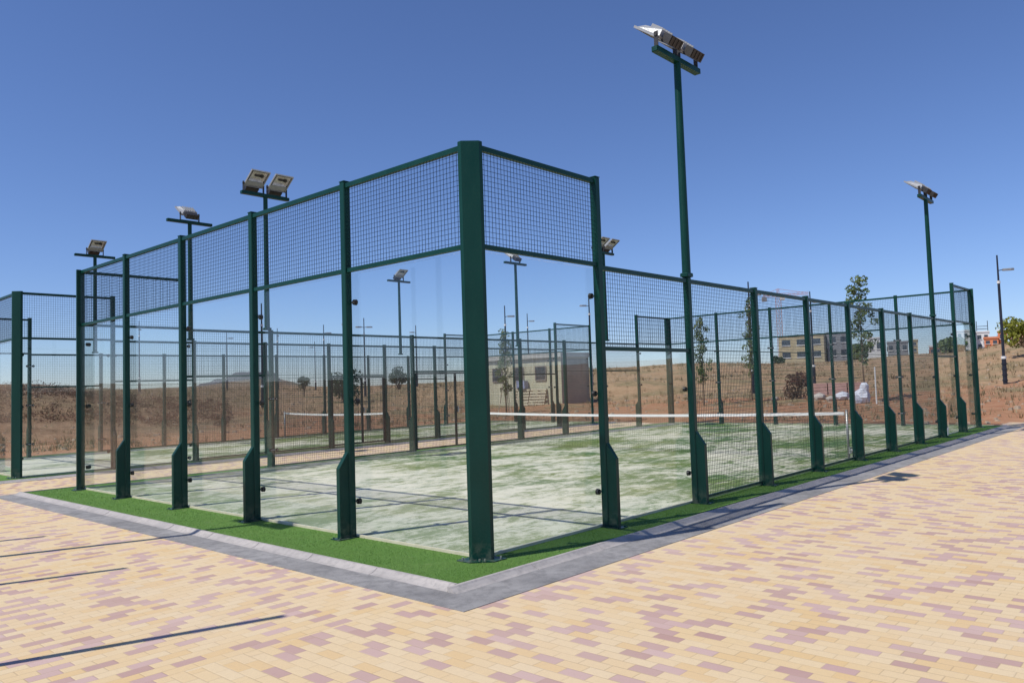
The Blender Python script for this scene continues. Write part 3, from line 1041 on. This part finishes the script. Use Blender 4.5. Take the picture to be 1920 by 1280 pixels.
for i, (x, y, sd_, sc, lb) in enumerate(LAMPS):
    o = lamp0 if i == 0 else copy_tree(lamp0)
    o.location = (x, y, ground(x, y))
    o.scale = (sc, sc, sc)
    base = math.atan2(y - CAM.y, x - CAM.x) - math.pi / 2    # local x = picture right
    o.rotation_euler = (0, 0, base + (math.pi + .35 if sd_ == 'l' else (.25 if sd_ in 'rb' else 1.45)))
    tag(o, lb, 'street lamp', 'street lamps round the park')
    if sd_ == 'b':
        for ch in [c_ for c_ in o.children if c_.name.startswith('arm')]:
            c2 = copy_tree(ch, o); c2.rotation_euler = (0, 0, math.pi)

# ---------------------------------------------------------------- vegetation
def blob_leaves(mb, c, rad, n, size, rnd):
    for _ in range(n):
        while True:
            q = Vector((rnd.uniform(-1, 1), rnd.uniform(-1, 1), rnd.uniform(-1, 1)))
            if q.length < 1: break
        q = q.normalized() * (q.length ** .45)
        p = Vector(c) + Vector((q.x * rad[0], q.y * rad[1], q.z * rad[2]))
        s_ = size * rnd.uniform(.6, 1.35)
        a = Vector((rnd.gauss(0, 1), rnd.gauss(0, 1), rnd.gauss(0, .7))).normalized()
        b = a.orthogonal().normalized()
        b = (Matrix.Rotation(rnd.uniform(0, 6.28), 3, a) @ b)
        c2 = a.cross(b)
        mb.add([p - b * s_, p + c2 * s_ * .5, p + b * s_, p - c2 * s_ * .5], [(0, 1, 2, 3)])

def sapling(label, x, y, h, w_, seed, leaf='leaf', stakes=False, lean=0.0, group='young trees round the courts', n=26, sz=.085, z_low=.28):
    rnd = random.Random(seed)
    root = empty('young_tree', (x, y, ground(x, y)))
    tag(root, label, 'tree', group)
    t = MB()
    pts = [Vector((lean * k / 8 * h * .05 + rnd.uniform(-.02, .02), rnd.uniform(-.02, .02), h * .97 * k / 8)) for k in range(9)]
    pts[0].z = -.1
    for k in range(8):
        t.tube(pts[k], pts[k + 1], .045 * (1 - k / 9), .045 * (1 - (k + 1) / 9), 8)
    cr = MB()
    for i in range(n):
        z = h * (z_low + (1 - z_low) * (i + .5) / n)
        k = (z / h - z_low) / (1 - z_low)
        spread = w_ * (.35 + .65 * math.sin(math.pi * min(1, .15 + .8 * k))) * rnd.uniform(.5, 1.15)
        a = rnd.uniform(0, 6.28)
        q = Vector((math.cos(a) * spread, math.sin(a) * spread, z + rnd.uniform(0, .25)))
        base = Vector((pts[0].x, 0, max(.3, z - .25)))
        t.tube(base, q, .010, .004, 5)
        blob_leaves(cr, q, (w_ * .40, w_ * .40, .16), int(60 * rnd.uniform(.6, 1.3)), sz * .6, rnd)
    blob_leaves(cr, (0, 0, h), (w_ * .22, w_ * .22, .22), 60, sz * .6, rnd)
    for k in range(14):
        zz = h * (z_low + (1 - z_low) * k / 14)
        blob_leaves(cr, (rnd.uniform(-.08, .08), rnd.uniform(-.08, .08), zz), (w_ * .3, w_ * .3, .2), 40, sz * .55, rnd)
    t.build('trunk', M['bark'], root)
    cr.build('crown', M[leaf], root)
    if stakes:
        for k in range(3):
            a = k * 2.09 + .4
            s_ = MB(); s_.tube((math.cos(a) * .45, math.sin(a) * .45, -.05), (math.cos(a) * .08, math.sin(a) * .08, 1.9), .025, .022, 8)
            s_.build('stake', M['stake'], root)
    return root

def tree(label, x, y, h, r, seed, leaf='leafdark', trunk_h=.35, nb=16, nl=150, sz=.2, zr=.75, name='tree', cat='tree', group=None):
    rnd = random.Random(seed)
    root = empty(name, (x, y, ground(x, y)))
    tag(root, label, cat, group)
    t = MB()
    th = h * trunk_h
    if trunk_h > .1:
        t.tube((0, 0, -.2), (.05, 0, th), r * .09, r * .06, 8)
    cr = MB()
    cz = th + (h - th) * .5
    for i in range(nb):
        a = rnd.uniform(0, 6.28); e = rnd.uniform(-.9, 1)
        q = Vector((math.cos(a) * r * .62 * math.sqrt(1 - e * e * .8), math.sin(a) * r * .62 * math.sqrt(1 - e * e * .8), cz + e * (h - th) * .36))
        q += Vector((rnd.uniform(-.1, .1) * r, rnd.uniform(-.1, .1) * r, rnd.uniform(-.1, .1) * r))
        if trunk_h > .1:
            t.tube((.04, 0, th * .8), q, r * .035, r * .01, 6)
        else:
            t.tube((rnd.uniform(-.2, .2), rnd.uniform(-.2, .2), -.1), q, r * .03, r * .01, 5)
        rr = r * rnd.uniform(.28, .5)
        blob_leaves(cr, q, (rr, rr, rr * zr), nl, sz, rnd)
    t.build('trunk', M['bark'], root)
    cr.build('crown', M[leaf], root)
    return root

sapling('slender young tree with white plastic at its foot, right of the foreground court', 31.89, 6.89, 5.6, .55, 1, n=34, sz=.10, z_low=.33)
sapling('young tree seen through the side mesh just right of the tall floodlight mast', 29.96, 13.91, 4.2, .42, 2, n=26)
sapling('thin young tree half hidden behind the third side post', 32.8, 12.72, 5.0, .42, 3, n=24)
sapling('young tree on leaning stakes in front of the sheet-metal hut', 24.93, 22.65, 4.35, .40, 4, stakes=True, n=30)
tree('small round-headed tree on the horizon behind the second court net', 35.5, 57.8, 2.1, .62, 11, 'leafdark', .3, 12, 110, .07, name='round_tree')
tree('big dark bush behind the second court, beside the second left fence post', 29.9, 43.6, 2.9, 1.35, 12, 'leafdark', .05, 16, 110, .10, .9, 'bush', 'bush')
tree('dark clump of trees low on the horizon left of the thick corner post', 48.9, 60.4, 2.4, 1.1, 13, 'leafdark', .1, 18, 110, .09, .8)
tree('bright yellow-green tree in front of the pink building at the right edge', 63.5, 5.35, 3.2, 1.7, 14, 'leafyel', .2, 18, 150, .13, .85)
tree('low reddish bush on the bare ground beyond the court mesh', 33.7, 10.7, 1.35, .95, 15, 'leafred', .05, 14, 90, .07, .8, 'bush', 'bush')
tree('dark green shrub in front of the far yellow building', 140.0, 57.5, 1.8, 1.3, 16, 'leafdark', .05, 12, 70, .2, .8, 'bush', 'bush')
tree('grey-green shrub between the far grey buildings', 128.0, 38.6, 2.6, 1.6, 17, 'leaf', .05, 14, 90, .3, .8, 'bush', 'bush')
tree('low green shrub beside the far red-brown houses', 128.0, 24.9, 2.2, 2.0, 18, 'leaf', .05, 14, 90, .3, .8, 'bush', 'bush')

# dry grass and scrub tufts over the open ground
def tufts(count, seed, dmin, dmax, amin, amax, hgt, name, mat):
    rnd = random.Random(seed)
    m = MB()
    for _ in range(count):
        dd = dmin + (dmax - dmin) * rnd.random() ** 1.3
        aa = R(rnd.uniform(amin, amax))
        x, y = CAM.x + dd * math.cos(aa), CAM.y + dd * math.sin(aa)
        if x < 21.8 and y < 21.5: continue
        if mn.noise(Vector((x * .13, y * .13, 5))) + rnd.uniform(-.35, .35) < -.02: continue
        z = ground(x, y)
        s_ = hgt * rnd.uniform(.4, 1.3) * (1 + dd / 90)
        for k in range(6):
            a = rnd.uniform(0, 6.28); l_ = s_ * rnd.uniform(.6, 1.1); wv = s_ * .07
            tx, ty = math.cos(a) * l_ * .6, math.sin(a) * l_ * .6
            bx, by = x + rnd.uniform(-.5, .5) * s_, y + rnd.uniform(-.5, .5) * s_
            m.add([(bx - math.sin(a) * wv, by + math.cos(a) * wv, z - .03), (bx + math.sin(a) * wv, by - math.cos(a) * wv, z - .03), (bx + tx, by + ty, z + l_)], [(0, 1, 2)])
    o = m.build(name, mat)
    tag(o, 'dry straw and scrub tufts scattered over the bare earth beyond the courts', 'dry grass', kind='stuff')
tufts(14000, 21, 30, 130, -2, 84, .16, 'dry_grass', M['straw'])

def scrub(count, seed, amin, amax, dmin, dmax):
    rnd = random.Random(seed)
    m = MB()
    for _ in range(count):
        dd = rnd.uniform(dmin, dmax); aa = R(rnd.uniform(amin, amax))
        x, y = CAM.x + dd * math.cos(aa), CAM.y + dd * math.sin(aa)
        z = ground(x, y)
        r = rnd.uniform(.18, .5)
        blob_leaves(m, (x, y, z + r * .4), (r, r, r * .55), 60, .045, rnd)
    o = m.build('scrub', M['leafred'])
    tag(o, 'low brownish scrub covering the embankment behind the courts on the left', 'scrub', kind='stuff')
scrub(620, 22, 62, 84, 42, 58)
rnd = random.Random(77)
m = MB()
for _ in range(2600):
    dd = rnd.uniform(28, 85); aa = R(rnd.uniform(3, 84))
    x, y = CAM.x + dd * math.cos(aa), CAM.y + dd * math.sin(aa)
    if x < 22 and y < 21.5: continue
    z = ground(x, y); r_ = rnd.uniform(.03, .12) * rnd.uniform(.5, 1.4)
    h_ = r_ * rnd.uniform(.4, .8); a0 = rnd.uniform(0, 6)
    p_ = [(x + math.cos(a0 + k * 1.2566) * r_ * rnd.uniform(.7, 1.2), y + math.sin(a0 + k * 1.2566) * r_ * rnd.uniform(.7, 1.2), z - .02) for k in range(5)]
    q_ = [(x + (a_ - x) * .6, y + (b_ - y) * .6, z + h_) for a_, b_, _c in p_]
    m.add(p_ + q_, [(k, (k + 1) % 5, 5 + (k + 1) % 5, 5 + k) for k in range(5)] + [(5, 6, 7, 8, 9)])
tag(m.build('loose_stones', mat_plain('field_stone', (0.34, 0.27, 0.20), 0.95, 0, 0.1, 0.3, 4)), 'small pale stones scattered over the open ground behind the courts', 'stones', kind='stuff')

# ---------------------------------------------------------------- hut by the courts
hut = empty('sheet_metal_hut', (33.1, 25.4, 0))
tag(hut, 'beige sheet-metal hut with a pale flat roof standing on the red earth beyond the courts', 'hut')
hz = ground(34, 28) - .3
def up(z): return hz + z
b = MB(); b.box(-0.0, 2.9, 0.0, 6.6, hz, up(3.25)); b.build('wall', M['beige'], hut)
b = MB(); b.box(.02, 2.88, -.012, -.002, hz, up(3.2)); sw = b.build('side_wall', M['shadewall'], hut)  # thin sheet over the sunless side, its shade painted in as grey
b = MB(); b.box(-.18, 3.05, -.15, 6.75, up(3.26), up(3.5)); b.box(-.19, 3.06, -.16, 6.76, up(3.501), up(3.55)); b.build('roof', M['roof'], hut)
for y0 in (.35, 2.25, 4.15):
    b = MB(); b.box(-.05, -.002, y0 + .9, y0 + 1.7, up(1.9), up(2.7)); wo = b.build('window', M['window'], hut)
    b = MB(); b.box(-.07, -.051, y0 + .84, y0 + 1.76, up(2.7), up(2.76)); b.box(-.07, -.051, y0 + .84, y0 + 1.76, up(1.82), up(1.9)); b.box(-.07, -.051, y0 + .84, y0 + .9, up(1.9), up(2.7)); b.box(-.07, -.051, y0 + 1.7, y0 + 1.76, up(1.9), up(2.7))
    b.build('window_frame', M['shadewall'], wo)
    if y0 != 2.25: wo.scale = (1, 1, 1)
b = MB(); b.box(-.45, -.08, 2.7, 3.4, up(1.35), up(1.85)); b.tube((-.451, 3.05, up(1.6)), (-.46, 3.05, up(1.6)), .18, .18, 14); b.build('air_conditioner', M['bluebox'], hut)
b = MB(); b.tube((3.1, -.08, hz), (3.1, -.08, up(3.2)), .05, .05, 8); b.build('drainpipe', M['white'], hut)
b = MB(); b.tube((1.2, 5.6, up(3.55)), (1.2, 5.6, up(4.1)), .07, .07, 8); b.tube((1.2, 5.6, up(4.1)), (1.2, 5.6, up(4.2)), .13, .05, 8); b.build('vent_pipe', M['greypost'], hut)

# pallets leaning on the hut
def pallet(label, x, y, rz, tilt, dz=0):
    root = empty('pallet', (x, y, ground(x, y) + .02), rz)
    tag(root, label, 'pallet', 'wooden pallets at the hut')
    m = MB(); m.xf = Matrix.Rotation(tilt, 4, 'X')
    for k in range(6):
        m.box(-.6, .6, -.06, -.04, .02 + k * .19, .14 + k * .19)
    m.build('deck_boards', M['stake'], root)
    m = MB(); m.xf = Matrix.Rotation(tilt, 4, 'X')
    for xx in (-.55, 0, .55):
        m.box(xx - .045, xx + .045, -.039, .06, 0.02, 1.1)
    m.build('bearer', M['bark'], root)
pallet('weathered wooden pallet leaning upright on the hut wall, the left one of two', 32.6, 28.4, R(-90), R(-14))
pallet('weathered wooden pallet leaning crooked beside the other on the hut wall', 32.6, 27.1, R(-82), R(-20))

# ---------------------------------------------------------------- site clutter beyond the right-hand mesh
def lump(mb, c, r, rnd):
    ico = bmesh.new(); bmesh.ops.create_icosphere(ico, subdivisions=2, radius=1)
    vs = []
    for v in ico.verts:
        k = 1 + .28 * mn.noise(v.co * 1.7 + Vector(c) * 3)
        vs.append((c[0] + v.co.x * r[0] * k, c[1] + v.co.y * r[1] * k, c[2] + v.co.z * r[2] * k))
    mb.add(vs, [tuple(v.index for v in f.verts) for f in ico.faces]); ico.free()
rnd = random.Random(5)
rocks = [(33.6, 9.6, .38, 'large pale rubble lump right of the reddish bush'), (33.4, 9.0, .25, 'small pale rubble lump between the larger ones'), (33.8, 8.55, .42, 'whitish rubble heap beyond the middle mesh bays'),
         (33.9, 12.0, .22, 'pale stone left of the reddish bush'), (33.2, 7.9, .20, 'little stone near the white plastic')]
for x, y, r, lb in rocks:
    m = MB(); z = ground(x, y)
    lump(m, (0, 0, r * .3), (r, r * .8, r * .6), rnd)
    o = m.build('rubble_lump', M['stone'] if r < .4 else M['bag']); o.location = (x, y, z)
    tag(o, lb, 'rubble', 'rubble on the building ground')
# stacked pink kerb stones
st = empty('kerbstone_stack', (34.5, 9.0, ground(34.5, 9.0)), R(-75))
tag(st, 'stack of pinkish kerb stones on pallets beyond the middle mesh bays', 'kerb stones')
for lay in range(3):
    for k in range(3):
        m = MB(); m.bbox(-1.3 + k * .9, -.45 + k * .9, -.35, .35, .12 + lay * .2, .30 + lay * .2, .01); m.build('kerb_stone', M['pinkst'], st)
for xx in (-1.0, 0.0, 1.0):
    m = MB(); m.box(xx - .06, xx + .06, -.35, .35, -.1, .11); m.build('timber', M['bark'], st)
# plastic sheet at the sapling foot
m = MB(); lump(m, (0, 0, .25), (.42, .36, .42), rnd); lump(m, (-.35, .15, .15), (.3, .25, .3), rnd); lump(m, (.05, -.1, .62), (.2, .2, .32), rnd)
o = m.build('plastic_sheet', M['bag']); o.location = (31.7, 6.95, ground(31.7, 6.95))
tag(o, 'crumpled white plastic sheet round the foot of the slender tree', 'plastic sheet')
m = MB(); m.tube((0, 0, -.1), (0, 0, 1.6), .035, .03, 10); m.tube((0, 0, 1.6), (0, 0, 1.63), .03, .012, 10)
o = m.build('marker_stake', M['white']); o.location = (31.08, 6.13, ground(31.08, 6.13))
tag(o, 'thin white marker stake standing right of the slender tree', 'stake')
# ---------------------------------------------------------------- far buildings
def building(name, label, x, y, rz, L, W, H, mat, floors, cols, side_mat=None, roof=None, par=.15, extra=None, group='buildings on the far edge', z0=None, roofmat=None):
    root = empty(name, (x, y, (ground(x, y) if z0 is None else z0)), rz)
    tag(root, label, 'building', group)
    m = MB(); m.box(0, L, 0, W, -3, H); m.build('wall', M[mat], root)
    if side_mat:
        m = MB(); m.box(-.06, -.02, .05, W - .05, -3, H - .01); m.build('side_wall', M[side_mat], root)
    m = MB(); m.box(-.1, L + .1, -.1, W + .1, H + .01, H + .14)
    m.box(-.1, L + .1, -.1, 0, H + .141, H + .14 + par); m.box(-.1, 0, .01, W + .1, H + .141, H + .14 + par)
    m.build('roof', M[roofmat or mat], root)
    fh = H / floors
    for f in range(floors):
        for c in range(cols):
            wx = L * (c + .5) / cols
            ww = L / cols * .28
            m = MB(); m.box(wx - ww, wx + ww, -.05, -.01, f * fh + fh * .3, f * fh + fh * .75)
            wo = m.build('window', M['window'], root)
            m = MB(); m.box(wx - ww - .08, wx + ww + .08, -.14, -.051, f * fh + fh * .24, f * fh + fh * .3); m.build('sill', M['wcon'], wo)
        nc = max(1, int(W / (L / cols)))
        for c in range(nc):
            wy = W * (c + .5) / nc; ww = W / nc * .26
            m = MB(); m.box(-.1, -.065, wy - ww, wy + ww, f * fh + fh * .3, f * fh + fh * .75)
            m.build('window', M['window'], root)
    return root
# rz turns the long front towards the camera
def facing(x, y, extra=0.0):
    return math.atan2(y - CAM.y, x - CAM.x) - math.pi / 2 + extra
def place(name, label, u_x, u_y, width, H, mat, floors, cols, W=8, turn=0.0, **kw):
    rz = facing(u_x, u_y, turn)
    x = u_x - math.cos(rz) * width / 2; y = u_y - math.sin(rz) * width / 2
    return building(name, label, x, y, rz, width, W, H, mat, floors, cols, **kw)
place('unfinished_house', 'yellow-beige unfinished block with dark openings below the crane', 161.9, 61.7, 9.4, 5.3, 'ycon', 2, 3, turn=R(-12), z0=4.9)
place('grey_block', 'dark grey block joined to the right of the unfinished yellow house', 165.5, 55.1, 4.4, 5.6, 'gcon', 2, 2, turn=R(10), z0=4.9)
place('white_house', 'low white house seen just right of the slender tree crown', 147.6, 42.1, 2.6, 2.7, 'wcon', 1, 2, z0=5.4)
place('grey_shed', 'long low grey shed between the white house and the red-roofed row', 139.1, 35.8, 3.2, 1.8, 'gcon', 1, 3, z0=5.0)
place('small_house', 'tiny yellow house right of the long grey shed', 140.6, 33.6, 1.2, 2.1, 'ycon', 2, 1, z0=4.9)
place('row_house', 'low row of red-brown houses with white roof line', 140.7, 29.5, 3.4, 1.5, 'rcon', 1, 4, z0=4.3, roofmat='wcon')
place('glass_block', 'grey-white block with long window bands behind the last court corner', 161.1, 30.0, 3.0, 4.6, 'wcon', 3, 3, z0=4.4)
place('tower_block', 'white block with rooftop frame, right of the last corner post', 163.6, 27.7, 2.1, 3.5, 'wcon', 2, 2, z0=5.2)
place('orange_house', 'bright orange-red house between the white block and the street lamp', 127.5, 19.6, 1.8, 2.1, 'ocon', 2, 2, z0=4.1, W=5)
place('brick_house', 'dark orange brick house with white parapet beside the street lamp', 130.7, 18.7, 1.2, 3.1, 'ocon', 2, 1, z0=4.2, roofmat='wcon', W=5)
place('pink_house', 'pinkish brick house with pale roof behind the yellow-green tree at the right edge', 143.0, 17.6, 4.4, 3.5, 'pcon', 3, 3, z0=5.0, roofmat='wcon', W=6)
# rooftop frame
rf = empty('roof_frame', (163.6, 27.7, 9.0), facing(163.6, 27.7))
tag(rf, 'thin steel frame standing on the white block roof', 'steel frame')
m = MB()
for xx in (-.9, .9):
    m.tube((xx, 0, -.3), (xx, 0, 1.9), .06, .06, 6)
m.build('upright', M['dark'], rf)
m = MB(); m.tube((-.9, 0, .4), (.9, 0, .4), .06, .06, 6); m.tube((-.9, 0, .9), (.9, 0, .9), .05, .05, 6); m.build('crossbeam', M['dark'], rf)

# ---------------------------------------------------------------- tower crane
cx, cy = 224.7, 93.1
cr = empty('tower_crane', (cx, cy, ground(cx, cy)), facing(cx, cy, R(12)))
tag(cr, 'red tower crane far away above the unfinished yellow house', 'crane')
CH = 20.5
def lattice(mb, a, b, w_, step, r=.1):
    a, b = Vector(a), Vector(b); d_ = (b - a); L = d_.length; u = d_ / L
    s1 = u.orthogonal().normalized() * w_; s2 = u.cross(s1).normalized() * w_
    cs = [s1 + s2, s1 - s2, -s1 - s2, -s1 + s2]
    for c in cs: mb.wire(a + c, b + c, r * .55)
    n = max(2, int(L / step))
    for k in range(n):
        p, q = a + d_ * k / n, a + d_ * (k + 1) / n
        for j in range(4):
            mb.wire(p + cs[j], q + cs[(j + 1) % 4], r * .3)
m = MB(); lattice(m, (0, 0, -3), (0, 0, CH), .55, 1.4, .11); m.build('mast', M['crane'], cr)
m = MB(); lattice(m, (-4.5, 0, CH + .6), (9.0, 0, CH + .9), .35, 1.2, .09); m.build('jib', M['crane'], cr)
m = MB(); lattice(m, (0, 0, CH), (0, 0, CH + 2.6), .3, 1.0, .08); m.wire((0, 0, CH + 2.6), (7.5, 0, CH + 1.2), .06); m.wire((0, 0, CH + 2.6), (-4.3, 0, CH + .9), .06); m.build('apex', M['crane'], cr)
m = MB(); m.box(-4.8, -3.4, -.5, .5, CH - 1.1, CH + .2); m.build('counterweight', M['gcon'], cr)
m = MB(); m.box(.6, 1.9, -.6, .6, CH - .9, CH + .3); m.build('cabin', M['wcon'], cr)
